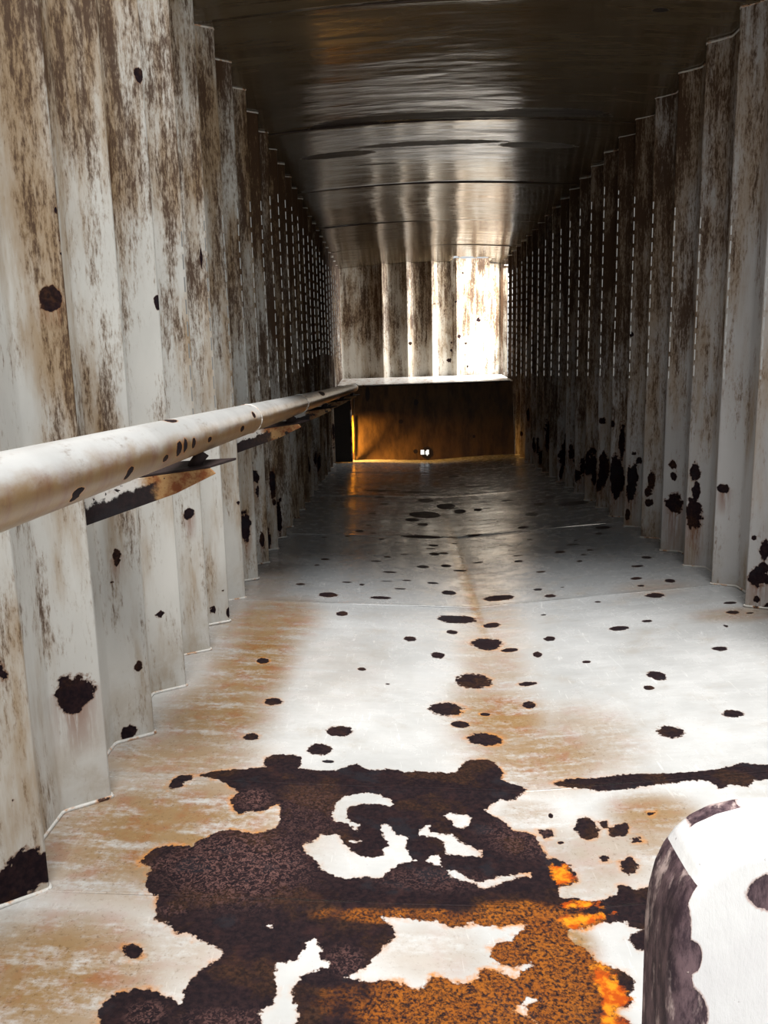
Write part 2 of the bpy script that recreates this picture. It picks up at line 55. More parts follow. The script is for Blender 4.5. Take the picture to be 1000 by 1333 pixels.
PIPE_B = [[-0.456,1.086,0.848,0.021,0.006,0.0],[-0.461,1.085,0.839,0.016,0.005,0.0],[-0.455,1.302,0.851,0.017,0.008,0.0],[-0.459,1.297,0.843,0.013,0.006,0.0],[-0.455,1.508,0.851,0.018,0.007,0.0],[-0.452,1.598,0.862,0.02,0.016,0.0],[-0.452,1.646,0.864,0.016,0.015,0.0],[-0.452,1.716,0.863,0.017,0.012,0.0],[-0.453,1.868,0.859,0.021,0.007,0.0],[-0.493,1.673,0.915,0.033,0.003,0.0],[-0.453,2.279,0.857,0.031,0.009,0.0],[-0.465,4.985,0.9,0.148,0.015,0.0],[-0.508,7.122,0.916,0.1,0.042,0.0],[-0.456,2.492,0.887,0.025,0.01,0.0]]
BACK_B = [[1.143,10.72,1.715,0.034,0.034,0.0],[0.736,10.72,1.188,0.032,0.032,0.0],[0.769,10.72,1.32,0.019,0.019,0.0],[0.966,10.72,1.407,0.019,0.019,0.0],[1.007,10.72,1.416,0.015,0.015,0.0],[0.21,10.72,1.425,0.023,0.023,0.0],[0.985,10.72,1.101,0.019,0.019,0.0],[0.873,10.72,1.5,0.027,0.027,0.0],[0.537,10.72,1.93,0.013,0.013,0.0],[0.825,10.72,1.953,0.013,0.013,0.0],[1.297,10.72,1.671,0.013,0.013,0.0],[0.93,10.72,2.326,0.015,0.015,0.0],[0.769,10.72,1.422,0.015,0.015,0.0]]
FRONT_B = [[0.248,9.5,0.673,0.028,0.038,0.113],[0.057,9.5,0.446,0.028,0.028,0.0],[-0.345,9.5,0.788,0.028,0.094,0.0],[0.37,9.5,0.064,0.075,0.075,0.0],[0.229,9.5,0.086,0.028,0.028,0.0],[0.944,9.5,0.249,0.019,0.019,0.0]]
CEIL_B = [[0.409,4.816,0.86,0.055],[0.931,4.77,0.313,0.067],[-0.261,4.879,0.225,0.056],[0.963,5.434,0.256,0.07],[-0.35,5.478,0.254,0.072],[0.256,5.364,0.503,0.051],[1.123,3.52,0.039,0.021],[0.354,11.177,0.086,0.157],[-0.435,10.949,0.145,0.113],[1.303,10.69,0.083,0.071],[-0.488,3.476,0.019,0.008],[-0.342,3.445,0.012,0.007],[0.17,3.414,0.062,0.007],[0.415,3.411,0.093,0.007],[0.755,3.428,0.156,0.008],[-0.102,5.771,0.161,0.02]]

PITCH = 0.3458
TIP_L, TIP_R = 1.3905, 3.1064
ROOF_Y0, BACK_Y = 2.90, 10.72
RNG = np.random.default_rng(5)

# ------------------------------------------------------------ helpers
def link(o, parent=None):
    COL.objects.link(o)
    if parent: o.parent = parent
    return o
def empty(name, loc=(0, 0, 0), **kw):
    o = bpy.data.objects.new(name, None); o.location = loc; o.empty_display_size = 0.1; COL.objects.link(o)
    for k, v in kw.items(): o[k] = v
    return o
def mesh_obj(name, verts, faces, mat, parent=None, smooth=True, attrs=None, local=False):
    me = bpy.data.meshes.new(name)
    verts = np.asarray(verts, dtype=np.float64)
    if parent is not None and not local:
        off = np.array(parent.matrix_basis.translation if parent.parent is None else
                       parent.matrix_basis.translation + parent.parent.matrix_basis.translation)
        verts = verts - off
    me.from_pydata(verts.tolist(), [], faces if isinstance(faces, list) else faces.tolist())
    if attrs:
        for k, v in attrs.items():
            a = me.attributes.new(k, 'FLOAT', 'POINT'); a.data.foreach_set('value', np.asarray(v, dtype=np.float32))
    me.polygons.foreach_set('use_smooth', [smooth] * len(me.polygons))
    me.materials.append(mat); me.update()
    return link(bpy.data.objects.new(name, me), parent)
def grid_faces(nu, nv, keep=None):
    i, j = np.meshgrid(np.arange(nu - 1), np.arange(nv - 1), indexing='ij')
    a = i * nv + j
    f = np.stack([a, a + nv, a + nv + 1, a + 1], -1)
    if keep is not None: return f[keep]
    return f.reshape(-1, 4)
def box_geo(x0, x1, y0, y1, z0, z1):
    v = [(x, y, z) for x in (x0, x1) for y in (y0, y1) for z in (z0, z1)]
    f = [(0, 1, 3, 2), (4, 6, 7, 5), (0, 4, 5, 1), (2, 3, 7, 6), (0, 2, 6, 4), (1, 5, 7, 3)]
    return v, f
def box(name, x0, x1, y0, y1, z0, z1, mat, parent=None, bevel=0.0):
    v, f = box_geo(x0, x1, y0, y1, z0, z1)
    o = mesh_obj(name, v, f, mat, parent, smooth=False)
    if bevel:
        m = o.modifiers.new('bevel', 'BEVEL'); m.width = bevel; m.segments = 2
    return o
def extrude_poly(name, pts, vec, mat, parent=None, bevel=0.0):
    n = len(pts); v = [tuple(p) for p in pts] + [tuple(np.array(p) + np.array(vec)) for p in pts]
    f = [tuple(range(n))[::-1], tuple(range(n, 2 * n))] + [(i, (i + 1) % n, n + (i + 1) % n, n + i) for i in range(n)]
    o = mesh_obj(name, v, f, mat, parent, smooth=False)
    if bevel:
        m = o.modifiers.new('bevel', 'BEVEL'); m.width = bevel; m.segments = 2
    return o
def tube_geo(path, radii, seg=24, caps=True):
    P = np.array(path, float); n = len(P); V = []; F = []
    for i in range(n):
        d = P[min(i + 1, n - 1)] - P[max(i - 1, 0)]; d /= np.linalg.norm(d)
        up = np.array([0, 0, 1.0]) if abs(d[2]) < .9 else np.array([1.0, 0, 0])
        s = np.cross(d, up); s /= np.linalg.norm(s); u = np.cross(s, d)
        for k in range(seg):
            t = 2 * math.pi * k / seg; V.append(P[i] + (s * math.cos(t) + u * math.sin(t)) * radii[i])
    for i in range(n - 1):
        for k in range(seg):
            F.append((i * seg + k, i * seg + (k + 1) % seg, (i + 1) * seg + (k + 1) % seg, (i + 1) * seg + k))
    if caps: F.append(tuple(range(seg))[::-1]); F.append(tuple((n - 1) * seg + k for k in range(seg)))
    return np.array(V), F

# signed fields that say where paint has come off (positive = bare metal, 1 unit = 20 mm)
def poly_sdf(X, Y, poly):
    P = np.array(poly); out = np.full(X.shape, -50.0)
    pad = 0.08
    m = (X > P[:, 0].min() - pad) & (X < P[:, 0].max() + pad) & (Y > P[:, 1].min() - pad) & (Y < P[:, 1].max() + pad)
    if not m.any(): return out
    x = X[m]; y = Y[m]; d2 = np.full(x.shape, 1e9); ins = np.zeros(x.shape, bool); n = len(P)
    for i in range(n):
        ax, ay = P[i]; bx, by = P[(i + 1) % n]; ex, ey = bx - ax, by - ay
        t = np.clip(((x - ax) * ex + (y - ay) * ey) / (ex * ex + ey * ey + 1e-12), 0, 1)
        d2 = np.minimum(d2, (x - ax - t * ex) ** 2 + (y - ay - t * ey) ** 2)
        if ay != by:
            c = ((ay > y) != (by > y)) & (x < (bx - ax) * (y - ay) / (by - ay) + ax); ins ^= c
    out[m] = np.where(ins, 1, -1) * np.sqrt(d2) / 0.02
    return out
def ell_field(X, Y, ells, base=None):
    out = np.full(X.shape, -50.0) if base is None else base
    for e in ells:
        x, y, rx, ry = e[:4]
        m = (abs(X - x) < 3 * rx) & (abs(Y - y) < 3 * ry)
        if m.any():
            k = np.sqrt(((X[m] - x) / rx) ** 2 + ((Y[m] - y) / ry) ** 2)
            out[m] = np.maximum(out[m], np.minimum((1 - k) * (1.4 + max(0, y - 2.5) * .7), 2.5))
    return out
def soft_field(X, Y, ells):
    out = np.zeros(X.shape)
    for x, y, rx, ry, a in ells:
        k = ((X - x) / rx) ** 2 + ((Y - y) / ry) ** 2
        out = np.maximum(out, a * np.exp(-0.35 * k * k))
    return out
def blob_field(P, blobs):
    sc = np.full(len(P), -50.0); dr = np.zeros(len(P))
    for x, y, z, rh, rz, drip in blobs:
        m = (abs(P[:, 1] - y) < 3 * rh + .02) & (abs(P[:, 0] - x) < 3 * rh + .02)
        if not m.any(): continue
        Q = P[m]; h = np.hypot(Q[:, 0] - x, Q[:, 1] - y)
        k = np.sqrt((h / rh) ** 2 + ((Q[:, 2] - z) / rz) ** 2)
        sc[m] = np.maximum(sc[m], np.clip((1 - k) * 1.4, -4, 2))
        if drip > 0:
            t = np.clip((z - Q[:, 2]) / (drip + rz), 0, 1); w = np.exp(-(h / rh) ** 2 * .9)
            dr[m] = np.maximum(dr[m], np.where((Q[:, 2] < z) & (t < 1), w * (1 - t) ** .6, 0))
    return sc, dr

# ------------------------------------------------------------ materials
class N:
    def __init__(s, name):
        s.m = bpy.data.materials.new(name); s.m.use_nodes = True; s.t = s.m.node_tree; s.t.nodes.clear()
        s.out = s.n('ShaderNodeOutputMaterial'); s.b = s.n('ShaderNodeBsdfPrincipled')
        s.l(s.b.outputs[0], s.out.inputs[0]); s.pos = s.n('ShaderNodeNewGeometry').outputs['Position']
    def n(s, k): return s.t.nodes.new(k)
    def l(s, a, b): s.t.links.new(a, b)
    def put(s, v, inp):
        if isinstance(v, (int, float)): inp.default_value = v
        elif isinstance(v, tuple): inp.default_value = (*v, 1.0) if len(v) == 3 and len(inp.default_value) == 4 else v
        else: s.l(v, inp)
    def attr(s, k): a = s.n('ShaderNodeAttribute'); a.attribute_name = k; return a.outputs['Fac']
    def math(s, op, a, b=0.0, c=0.0, clamp=False):
        m = s.n('ShaderNodeMath'); m.operation = op; m.use_clamp = clamp
        s.put(a, m.inputs[0]); s.put(b, m.inputs[1]); s.put(c, m.inputs[2]); return m.outputs[0]
    def noise(s, scale, detail=4.0, rough=0.55, vec=(1, 1, 1), dist=0.0, off=0.0):
        mp = s.n('ShaderNodeMapping'); mp.inputs['Scale'].default_value = vec; mp.inputs['Location'].default_value = (off, off, off)
        s.l(s.pos, mp.inputs[0]); k = s.n('ShaderNodeTexNoise'); k.inputs['Scale'].default_value = scale
        k.inputs['Detail'].default_value = detail; k.inputs['Roughness'].default_value = rough
        k.inputs['Distortion'].default_value = dist; s.l(mp.outputs[0], k.inputs['Vector']); return k.outputs['Fac']
    def ramp(s, v, lo, hi, a=0.0, b=1.0):
        r = s.n('ShaderNodeMapRange'); r.interpolation_type = 'SMOOTHSTEP'; s.put(v, r.inputs[0])
        s.put(lo, r.inputs[1]); s.put(hi, r.inputs[2]); r.inputs[3].default_value = a; r.inputs[4].default_value = b
        return r.outputs[0]
    def mix(s, f, a, b, blend='MIX'):
        m = s.n('ShaderNodeMix'); m.data_type = 'RGBA'; m.blend_type = blend
        s.put(f, m.inputs[0]); s.put(a, m.inputs[6]); s.put(b, m.inputs[7]); return m.outputs[2]
    def bump(s, h, strength, dist, prev=None):
        b = s.n('ShaderNodeBump'); b.inputs['Strength'].default_value = strength; b.inputs['Distance'].default_value = dist
        s.put(h, b.inputs['Height'])
        if prev: s.l(prev, b.inputs['Normal'])
        return b.outputs[0]
    def sep(s):
        k = s.n('ShaderNodeSeparateXYZ'); s.l(s.pos, k.inputs[0]); return k.outputs
    def finish(s, col, rough, normal=None, spec=0.5, metal=0.0):
        s.put(col, s.b.inputs['Base Color']); s.put(rough, s.b.inputs['Roughness']); s.put(metal, s.b.inputs['Metallic'])
        s.put(spec, s.b.inputs['Specular IOR Level'])
        if normal: s.l(normal, s.b.inputs['Normal'])
        return s.m

def rust_colour(k, hot=None, verm=None):
    a = k.noise(90, 6, .65); b = k.noise(22, 4, .6, off=3.0)
    c = k.mix(k.ramp(a, .35, .7), (0.007, 0.004, 0.006), (0.020, 0.010, 0.011))
    L = k.noise(7, 5, .6, off=13.)
    c = k.mix(k.ramp(L, .52, .62, 0, .7), c, k.mix(k.ramp(k.noise(120, 5, .7, off=2.5), .4, .65), (0.014, 0.007, 0.005), (0.055, 0.024, 0.012)))
    c = k.mix(k.ramp(L, .44, .36, 0, 1) if False else k.ramp(L, .36, .44, .6, 0), c, (0.013, 0.013, 0.017))
    c = k.mix(k.ramp(b, .54, .78, 0, .5), c, (0.040, 0.016, 0.014))
    if verm is not None:
        w = k.noise(130, 3, .6, dist=1.2, off=8.0)
        c = k.mix(k.math('MULTIPLY', k.ramp(w, .48, .60), verm), c, (0.105, 0.052, 0.046))
    if hot is not None:
        w = k.noise(150, 5, .7, off=5.0); w2 = k.noise(16, 4, .6, off=1.0)
        f = k.math('MULTIPLY', k.ramp(w, .38, .62), k.ramp(k.math('ADD', hot, k.math('MULTIPLY', w2, .8)), .75, 1.15), clamp=True)
        c = k.mix(f, c, k.mix(w2, (0.16, 0.035, 0.006), (0.36, 0.12, 0.012)))
    return c

def floor_material():
    k = N('painted_floor_plate'); x, y, z = k.sep()
    base = k.mix(k.ramp(k.noise(3, 5, .6), .3, .7), (0.42, 0.42, 0.41), (0.55, 0.55, 0.54))
    base = k.mix(k.ramp(y, 1.9, 4.2), base, (0.27, 0.28, 0.29))  # paint darkened further in, standing in for shade under the roof
    base = k.mix(k.ramp(k.noise(160, 3, .7), .68, .75, 0, .6), base, (0.10, 0.07, 0.05))           # specks
    sc = k.noise(2.2, 2, .5, vec=(30, 3, 1), dist=2.5)
    base = k.mix(k.ramp(sc, .66, .70, 0, .25), base, (0.85, 0.85, 0.83))
    stain = k.attr('stain'); sn = k.noise(7, 8, .72, vec=(.6, 2.6, 1)); sn2 = k.noise(60, 5, .7)
    sf = k.math('MULTIPLY', stain, k.ramp(k.math('ADD', k.math('MULTIPLY', sn, .75), k.math('MULTIPLY', sn2, .35)), .34, .60))
    col = k.mix(k.math('MULTIPLY', sf, .95), base, k.mix(k.ramp(k.noise(14, 5, .6, off=2.), .45, .7), (0.24, 0.135, 0.042), (0.24, 0.08, 0.009)))
    col = k.mix(k.math('MULTIPLY', k.math('MULTIPLY', stain, k.ramp(k.noise(110, 5, .75, off=12.), .56, .66)), .7), col, (0.11, 0.055, 0.02))
    grime = k.math('MULTIPLY', k.ramp(k.noise(5, 6, .7, off=9.), .50, .75), .35)
    col = k.mix(grime, col, (0.27, 0.21, 0.14))
    s0 = k.attr('scab')
    e = k.math('ADD', s0, k.math('MULTIPLY', k.math('SUBTRACT', k.noise(75, 6, .65), .5), 1.5))
    e = k.math('ADD', e, k.math('MULTIPLY', k.math('SUBTRACT', k.noise(28, 3, .5, off=4.), .5), .8))
    hot = k.attr('hot')
    halo = k.math('MULTIPLY', k.ramp(e, -.75, .05), k.math('ADD', .06, k.math('MULTIPLY', k.math('ADD', hot, stain), 0.9), clamp=True), clamp=True)
    halo = k.math('MULTIPLY', halo, k.ramp(k.noise(26, 4, .6, off=6.), .40, .62))
    col = k.mix(halo, col, (0.50, 0.20, 0.04))
    tight = k.math('MULTIPLY', k.ramp(e, -.12, .0), .6); col = k.mix(tight, col, (0.20, 0.07, 0.02))
    amb = k.attr('amber'); am = k.math('ADD', amb, k.math('MULTIPLY', k.math('SUBTRACT', k.noise(45, 6, .7, off=7.), .5), 3.4))
    m = k.ramp(e, -.02, .06)
    col = k.mix(m, col, rust_colour(k, hot, k.attr('verm')))
    ac = k.mix(k.ramp(k.noise(40, 4, .6, off=1.5), .4, .62), (0.40, 0.060, 0.003), (0.72, 0.24, 0.010))
    col = k.mix(k.math('MULTIPLY', k.ramp(am, -.15, .5), .95), col, ac)
    rough = k.math('ADD', k.math('MULTIPLY', m, .45), k.ramp(k.noise(12, 5, .6), .3, .7, .17, .32))
    h = k.math('ADD', k.math('MULTIPLY', m, -1.0), k.math('MULTIPLY', k.math('MULTIPLY', m, k.noise(110, 5, .7)), .9))
    nb = k.bump(k.noise(4.5, 3, .5, vec=(.7, 2.2, 1)), .35, .012)
    nb = k.bump(h, .8, .0025, nb)
    return k.finish(col, rough, nb, k.math('SUBTRACT', .55, k.math('MULTIPLY', m, .42)))

def wall_material(name, amount=1.0, tint=(0.70, 0.70, 0.67), depth=.10):
    k = N(name); x, y, z = k.sep()
    base = k.mix(k.ramp(k.noise(4, 5, .6, vec=(1, 1, .5)), .3, .7), tuple(c * .84 for c in tint), tint)
    st = k.noise(26, 8, .72, vec=(1, 1, .10)); big = k.noise(2.6, 4, .6, vec=(1.5, 1.5, .7), off=2.)
    fine = k.noise(140, 5, .75, vec=(1, 1, .25)); blot = k.noise(11, 6, .7, vec=(1, 1, .5), off=4.)
    v = k.math('ADD', k.math('MULTIPLY', st, .50), k.math('MULTIPLY', big, .34))
    v = k.math('ADD', v, k.math('MULTIPLY', fine, .42)); v = k.math('ADD', v, k.math('MULTIPLY', blot, .20))
    zz = k.ramp(z, .2, 2.2, -.05, .05)
    yy = k.ramp(y, 2.6, 6.0, 0., depth)
    v = k.math('ADD', k.math('ADD', v, zz), yy)
    lo = .80 - .05 * amount
    tanv = k.math('ADD', k.math('ADD', k.math('MULTIPLY', k.noise(8, 6, .65, vec=(1, 1, .16), off=6.), .8), k.math('MULTIPLY', big, .4)), k.math('ADD', zz, yy))
    col = k.mix(k.ramp(tanv, .54, .76, 0, .35 + .40 * amount), base, (0.25, 0.145, 0.045))
    col = k.mix(k.ramp(v, lo - .05, lo + .05, 0, .55), col, (0.16, 0.085, 0.026))
    col = k.mix(k.ramp(v, lo + .01, lo + .10, 0, .9), col, (0.048, 0.020, 0.007))
    gback = k.n('ShaderNodeNewGeometry').outputs['Backfacing']
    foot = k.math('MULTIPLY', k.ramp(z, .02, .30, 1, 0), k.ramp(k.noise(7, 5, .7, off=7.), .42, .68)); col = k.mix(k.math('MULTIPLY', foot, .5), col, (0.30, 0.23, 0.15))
    dr = k.math('MULTIPLY', k.attr('drip'), k.ramp(k.noise(70, 4, .7, vec=(1, 1, .08)), .34, .56))
    col = k.mix(k.math('MULTIPLY', dr, .9), col, (0.17, 0.05, 0.010))
    col = k.mix(gback, col, (0.30, 0.30, 0.29))           # outer face colour stands in for daylight brightness seen through the slits
    e = k.math('ADD', k.attr('scab'), k.math('MULTIPLY', k.math('SUBTRACT', k.noise(65, 6, .65), .5), 1.3))
    e = k.math('ADD', e, k.math('MULTIPLY', k.math('SUBTRACT', k.noise(26, 3, .5, off=11.), .5), 1.9))
    col = k.mix(k.math('MULTIPLY', k.ramp(e, -.22, .0), .6), col, (0.16, 0.06, 0.02))
    m = k.ramp(e, -.02, .06); col = k.mix(m, col, rust_colour(k))
    rough = k.math('ADD', k.math('MULTIPLY', m, .35), k.ramp(v, lo - .1, lo + .1, .38, .62))
    nb = k.bump(k.noise(6, 3, .5), .25, .006)
    nb = k.bump(k.math('ADD', k.math('MULTIPLY', m, -1.), k.math('MULTIPLY', fine, .25)), .7, .002, nb)
    return k.finish(col, rough, nb, k.math('SUBTRACT', .3, k.math('MULTIPLY', m, .22)))

def ceiling_material():
    k = N('painted_roof_plate')
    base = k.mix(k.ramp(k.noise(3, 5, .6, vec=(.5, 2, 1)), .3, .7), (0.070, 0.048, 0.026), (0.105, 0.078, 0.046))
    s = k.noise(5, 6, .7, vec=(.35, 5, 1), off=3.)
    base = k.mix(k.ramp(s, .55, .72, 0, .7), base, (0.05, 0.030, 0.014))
    e = k.math('ADD', k.attr('scab'), k.math('MULTIPLY', k.math('SUBTRACT', k.noise(30, 6, .7, vec=(1, 2, 1)), .5), 2.2))
    m = k.ramp(e, -.1, .3); col = k.mix(m, base, (0.012, 0.006, 0.004))
    rough = k.math('ADD', k.math('MULTIPLY', m, .4), k.ramp(k.noise(9, 6, .65, vec=(.5, 3, 1), off=5.), .35, .7, .11, .24))
    nb = k.bump(k.noise(3.0, 3, .5, vec=(.5, 2.2, 1)), .5, .012)
    nb = k.bump(k.noise(50, 4, .6, vec=(.4, 2, 1)), .10, .001, nb)
    return k.finish(col, rough, nb, .6)

def pipe_material():
    k = N('painted_pipe'); x, y, z = k.sep()
    base = k.mix(k.ramp(k.noise(5, 5, .6), .3, .7), (0.42, 0.42, 0.41), (0.52, 0.52, 0.51))
    under = k.ramp(k.math('ADD', z, k.math('MULTIPLY', k.noise(14, 6, .7, vec=(1, .5, 1)), .06)), .892, .930, 1, 0)
    col = k.mix(k.math('MULTIPLY', under, .9), base, k.mix(k.ramp(k.noise(9, 6, .7, vec=(1, 2, .4)), .42, .66), (0.23, 0.125, 0.032), (0.17, 0.055, 0.007)))
    g = k.math('ADD', k.math('MULTIPLY', k.noise(20, 7, .75, vec=(1, .4, 1), off=3.), 1.0), k.ramp(y, 2., 6., 0., .08))
    col = k.mix(k.ramp(g, .54, .72, 0, .8), col, (0.16, 0.10, 0.06))
    e = k.math('ADD', k.attr('scab'), k.math('MULTIPLY', k.math('SUBTRACT', k.noise(80, 5, .6), .5), .9))
    col = k.mix(k.ramp(e, -.5, .0, 0, .8), col, (0.40, 0.16, 0.03))
    m = k.ramp(e, -.02, .06); col = k.mix(m, col, rust_colour(k))
    nb = k.bump(k.noise(18, 5, .6), .3, .003); nb = k.bump(m, .8, -.002, nb)
    return k.finish(col, k.math('ADD', .28, k.math('MULTIPLY', m, .4)), nb, k.math('SUBTRACT', .5, k.math('MULTIPLY', m, .4)))

def mixed_metal(name, paint, rust_at=.52, scale=12, warm=0.3, spread=.05, rough=.5):
    k = N(name); v = k.noise(scale, 6, .65, off=rust_at * 7)
    base = k.mix(k.ramp(k.noise(40, 5, .7), .4, .7, 0, .5), paint, tuple(c * .6 for c in paint))
    hal = k.ramp(v, rust_at - spread * 2, rust_at); col = k.mix(k.math('MULTIPLY', hal, .8), base, (0.42, 0.17, 0.035))
    m = k.ramp(v, rust_at, rust_at + .02); r = rust_colour(k)
    r = k.mix(k.math('MULTIPLY', k.ramp(k.noise(60, 5, .7, off=2.), .4, .65), warm), r, (0.25, 0.08, 0.015))
    col = k.mix(m, col, r); nb = k.bump(k.math('SUBTRACT', k.noise(90, 5, .7), m), .6, .002)
    return k.finish(col, k.math('ADD', rough - .1, k.math('MULTIPLY', m, .3)), nb, .4)

def plain(name, col, rough=.6, scale=30, var=.35):
    k = N(name); c = k.mix(k.ramp(k.noise(scale, 5, .6), .3, .7), tuple(q * (1 - var) for q in col), col)
    return k.finish(c, rough, k.bump(k.noise(scale * 2, 5, .6), .4, .002), .4)

def front_material():
    k = N('brown_stained_plate'); x, y, z = k.sep()
    v = k.noise(9, 7, .7, vec=(1, 1, .12)); w = k.noise(4, 5, .6)
    col = k.mix(k.ramp(v, .35, .65), (0.040, 0.021, 0.009), (0.115, 0.065, 0.024)); col = k.mix(k.ramp(w, .5, .7, 0, .5), col, (0.08, 0.04, 0.015))
    dr = k.math('MULTIPLY', k.attr('drip'), .8); col = k.mix(dr, col, (0.03, 0.013, 0.006))
    e = k.math('ADD', k.attr('scab'), k.math('MULTIPLY', k.math('SUBTRACT', k.noise(65, 6, .65), .5), .9))
    col = k.mix(k.ramp(e, -.05, .1), col, (0.010, 0.006, 0.006))
    return k.finish(col, .42, k.bump(k.noise(8, 4, .5), .3, .006), .4)

def post_material():
    k = N('post_flaking_paint'); x, y, z = k.sep()
    base = k.mix(k.ramp(k.noise(6, 5, .6), .35, .7), (0.74, 0.73, 0.73), (0.82, 0.82, 0.81))
    base = k.mix(k.ramp(k.noise(70, 4, .7), .70, .74, 0, .5), base, (0.2, 0.15, 0.15))
    e = k.math('ADD', k.attr('scab'), k.math('MULTIPLY', k.math('SUBTRACT', k.noise(55, 6, .7, vec=(1, 1, .6)), .5), 1.1))
    col = k.mix(k.ramp(e, -.25, .0, 0, .7), base, (0.45, 0.26, 0.22))
    v = k.noise(60, 6, .75, vec=(1, 1, .3), off=2.)
    r = k.mix(k.ramp(v, .38, .64), (0.035, 0.018, 0.026), (0.16, 0.10, 0.11)); r = k.mix(k.ramp(k.noise(30, 5, .7, vec=(1, 1, .30)), .52, .64, 0, .9), r, (0.60, 0.46, 0.43))
    m = k.ramp(e, -.02, .08); col = k.mix(m, col, r)
    nb = k.bump(k.math('SUBTRACT', k.math('MULTIPLY', v, .7), m), .8, .0025)
    return k.finish(col, k.math('ADD', .35, k.math('MULTIPLY', m, .35)), nb, .4)

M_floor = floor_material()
M_wl = wall_material('weathered_wall_paint_warm', 1.0, (0.56, 0.55, 0.515))
M_wr = wall_material('weathered_wall_paint_grey', 0.50, (0.46, 0.45, 0.447))
M_wb = wall_material('weathered_back_wall_paint', 0.55, (0.62, 0.585, 0.51), 0.03)
M_ceil = ceiling_material(); M_pipe = pipe_material(); M_front = front_material(); M_post = post_material()
M_weld = mixed_metal('weld_bead_paint', (0.62, 0.60, 0.56), .60, 20)
M_weld_dark = plain('weld_bead_rust', (0.05, 0.03, 0.025), .7, 60)
def bracket_material():
    k = N('bracket_flaking_rust'); x, y, z = k.sep(); w = k.noise(30, 6, .65)
    paint = k.mix(k.ramp(k.noise(45, 5, .7), .5, .72, 0, .6), (0.62, 0.60, 0.57), (0.25, 0.14, 0.10))
    orange = k.mix(k.ramp(k.noise(24, 5, .7, off=4.), .42, .62), (0.38, 0.22, 0.09), (0.20, 0.055, 0.012))
    xo = k.math('ADD', x, k.math('MULTIPLY', w, .06))
    col = k.mix(k.ramp(xo, -.60, -.57), paint, orange)
    zz = k.math('SUBTRACT', k.math('SUBTRACT', z, k.math('MULTIPLY', x, .34)), k.math('MULTIPLY', w, .05))
    dark = k.math('MULTIPLY', k.ramp(zz, .932, .938, 1, 0), k.ramp(xo, -.56, -.54, 1, 0))
    dark = k.math('MAXIMUM', dark, k.ramp(xo, -.735, -.728, 1, 0))
    dark = k.math('MAXIMUM', dark, k.ramp(k.noise(38, 4, .6, off=9.), .62, .64))
    col = k.mix(dark, col, rust_colour(k))
    return k.finish(col, .55, k.bump(k.math('SUBTRACT', w, dark), .6, .002), .4)
M_brk2 = bracket_material()
M_brk = mixed_metal('bracket_flaking_paint', (0.72, 0.68, 0.62), .50, 14, .5)
M_rust = plain('bare_dark_rust', (0.022, 0.010, 0.009), .8, 50)
M_ledge = mixed_metal('ledge_white_paint', (0.80, 0.79, 0.76), .60, 16, .2, .03, .35)
M_dark = plain('dark_rusted_steel', (0.028, 0.018, 0.012), .6, 30)
M_yellow = plain('yellow_lit_strip', (0.70, 0.42, 0.04), .6, 20)  # yellow in place of light on the strip by the jamb
M_ground = plain('pale_sandy_ground', (0.55, 0.52, 0.47), .9, 3)

# ------------------------------------------------------------ floor
def floor_z(X, Y):
    xv = .30 + .012 * Y; dep = .055 * np.clip(1 - (Y - 4) * .12, .35, 1)
    a = -dep * (X + .72) / (xv + .72); b = -dep + (dep + .028) * (X - xv) / (1.42 - xv)
    z = np.maximum(a, b)                                     # two plates meeting in a shallow valley
    return np.clip(z, -.07, .06)
def floor_fields(x, y):
    big = poly_sdf(x, y, POLY)
    for h in HOLES: big = np.minimum(big, -poly_sdf(x, y, h))
    for h in ISLES: big = np.maximum(big, poly_sdf(x, y, h))
    am = np.full(x.shape, -50.)
    for h in AMBER: am = np.maximum(am, poly_sdf(x, y, h))
    big = ell_field(x, y, [(.2, .35, .5, .3), (-.4, -.1, .2, .2)], big)
    sc = ell_field(x, y, ELL, big)
    stn = soft_field(x, y, STAIN + [(.345, 4.3, .03, 1.2, 1.0), (-.66, 3.4, .10, 1.0, .4)])
    return dict(scab=np.clip(sc, -4, 4), stain=stn, hot=soft_field(x, y, HOT), verm=soft_field(x, y, VERM), amber=np.clip(am, -4, 4))
floor = empty('floor', kind='structure')
seams = [-1.2, 0.75, 1.385, 1.83, 3.42, 4.95, 6.6, 8.2, 9.42]
for i in range(len(seams) - 1):
    y0, y1 = seams[i], seams[i + 1]; g = .003
    st = .02 if i == 0 else .0045 if i in (1, 2) else .0075 if i == 3 else .012 if i == 4 else .018
    ny = int((y1 - y0 - 2 * g) / st) + 2; nx = int(2.44 / (st * (1.0 if i < 4 else 1.2))) + 2
    xs = np.linspace(-.86, 1.58, nx); ys = np.linspace(y0 + g, y1 - g, ny)
    X, Y = np.meshgrid(xs, ys, indexing='ij'); x = X.ravel(); y = Y.ravel()
    z = floor_z(x, y) + .004 * np.sin(x * 5 + y * 3) * np.sin(y * 4.1 + 1) * np.clip((y - 1.5) / 2, 0, 1)
    edge = np.minimum(y - y0, y1 - y); z += .0035 * np.exp(-(edge / .03) ** 2)
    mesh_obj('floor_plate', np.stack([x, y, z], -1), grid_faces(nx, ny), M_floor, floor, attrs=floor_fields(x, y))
for i, sy in enumerate(seams[1:-1]):                          # weld beads between the plates
    n = 400; xs = np.linspace(-.80, 1.50, n); r = .0035 + .0012 * RNG.random(n)
    P = np.stack([xs, sy + .002 * np.sin(xs * 9), floor_z(xs, np.full(n, sy)) + .002], -1)
    V, F = tube_geo(P, r * .8, 6)
    mesh_obj('weld_seam', V, F, M_floor, floor, attrs=floor_fields(V[:, 0], V[:, 1]))

